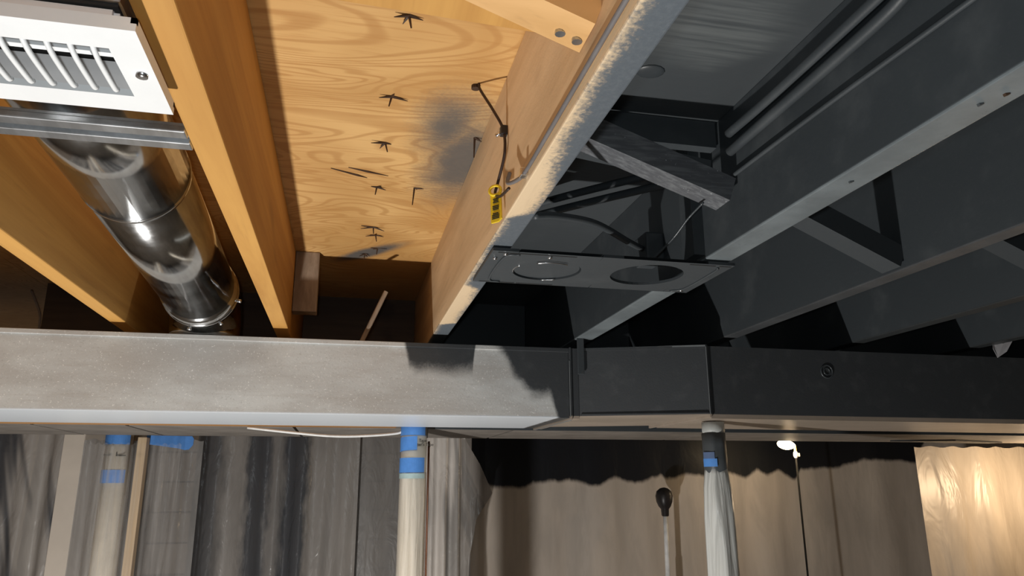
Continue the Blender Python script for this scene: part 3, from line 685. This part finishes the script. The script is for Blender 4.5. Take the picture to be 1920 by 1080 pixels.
# loose flap right of the pleated sheet
b = bmesh.new()
P = [(1.36, 8.75, .50), (1.40, 8.72, .49), (1.55, 8.62, .20), (1.68, 8.55, -.12), (1.60, 8.60, -.28), (1.52, 8.66, -.42), (1.46, 8.70, -.8), (1.44, 8.70, -1.6), (1.36, 8.75, -1.6)]
vv = [b.verts.new(q) for q in P]; b.faces.new(vv); bmesh.ops.triangulate(b, faces=b.faces[:]); bmesh.ops.subdivide_edges(b, edges=b.edges[:], cuts=3, use_grid_fill=True)
for v in b.verts: v.co.y += .035 * math.sin(v.co.x * 22 + v.co.z * 5)
tag(finish('plastic_flap', b, m_plastic('flap_film', (.30, .275, .25), (.1, .1, .1), .5, None, .85, .25, 4, .4), smooth=True), 'loose pointed flap of plastic beside the black sprayed area', 'plastic sheet')
sheet('plastic_sheet', 7.15, 9.6, ZF, .42, 8.3, m_plastic('warm_film', (.56, .50, .43), (.36, .31, .26), .3, None, .95, .36, 1.8, .35, None, 0.45, 1.5), 'bright warm-lit crinkled plastic sheet at the far right', 41, .045, 5, nx=160, nz=40)
sc_ = bmesh.new(); poly(sc_, [(4.79, 4.60, .97), (4.80, 4.60, 1.02), (4.88, 4.59, 1.01), (4.97, 4.58, 1.045), (4.91, 4.60, .95), (4.84, 4.62, .905)], (.004, .008, 0))
tag(finish('torn_scrap', sc_, m_plain('pale_scrap', (.40, .40, .42), .3)), 'small torn pale scrap stuck above the black duct at right', 'scrap')

# ================================================================== ROLLER POLE AND LAMP
rp = thing('roller_pole', (4.05, 9.2, ZF), 'pale extension pole with a black knob top, leaning upright at the tan sheet', 'pole')
finish('upper_tube', tb([(4.055, 9.15, -.37), (4.043, 9.15, -1.16)], .030, 12, smooth=False), 'pole', rp, True)
finish('lower_tube', tb([(4.043, 9.15, -1.16), (3.99, 9.15, ZF)], .038, 12, smooth=False), 'pole', rp, True)
finish('knob', lathe(bmesh.new(), (4.055, 9.15), [(.035, -.43), (.045, -.42), (.05, -.34), (.075, -.31), (.10, -.25), (.108, -.18), (.092, -.12), (.05, -.085), (.01, -.075)], 14, lambda a, z: .08 * math.sin(5 * a)), 'cable_black', rp, True)
lp = thing('stand_lamp', (5.55, 8.6, ZF), 'small glowing bulb on a thin dark stand near the ceiling', 'lamp')
t = NT('bulb_glow'); t.set((1, .85, .6), .4); t.plug((1.0, .78, .42), t.b.inputs['Emission Color']); t.b.inputs['Emission Strength'].default_value = 26
b = bmesh.new(); bmesh.ops.create_uvsphere(b, u_segments=20, v_segments=12, radius=1)
for v in b.verts: v.co = Vector((5.52 + v.co.x * (.125 if v.co.x < 0 else .125), 8.6 + v.co.y * .06, .448 + v.co.z * .062 * (1 - .25 * max(0, v.co.x)) - .012 * v.co.x))
finish('bulb', b, t.m, lp, True)
finish('neck', tb([(5.61, 8.6, .445), (5.638, 8.6, .43), (5.64, 8.6, .36)], .017, 8), m_plain('amber_neck', (.75, .45, .12), .4), lp, True)
b = bmesh.new(); bmesh.ops.create_uvsphere(b, u_segments=12, v_segments=8, radius=.03)
for v in b.verts: v.co = Vector((5.64 + v.co.x, 8.6 + v.co.y, .325 + v.co.z * 1.7))
finish('socket', b, m_plain('pale_socket', (.75, .75, .74), .3), lp, True)
finish('switch', bx(5.66, 5.69, 8.58, 8.62, .30, .345, bev=.006), 'postpaint', lp)
finish('stand', tb([(5.64, 8.6, .29), (5.645, 8.6, ZF)], .012, 8, smooth=False), m_plain('matt_black', (.015, .015, .015), .95, spec=.05), lp, True)
lamp('bulb_light', 'POINT', W(5.515, 8.5, .40), 2.4, (1.0, .74, .46), .02)
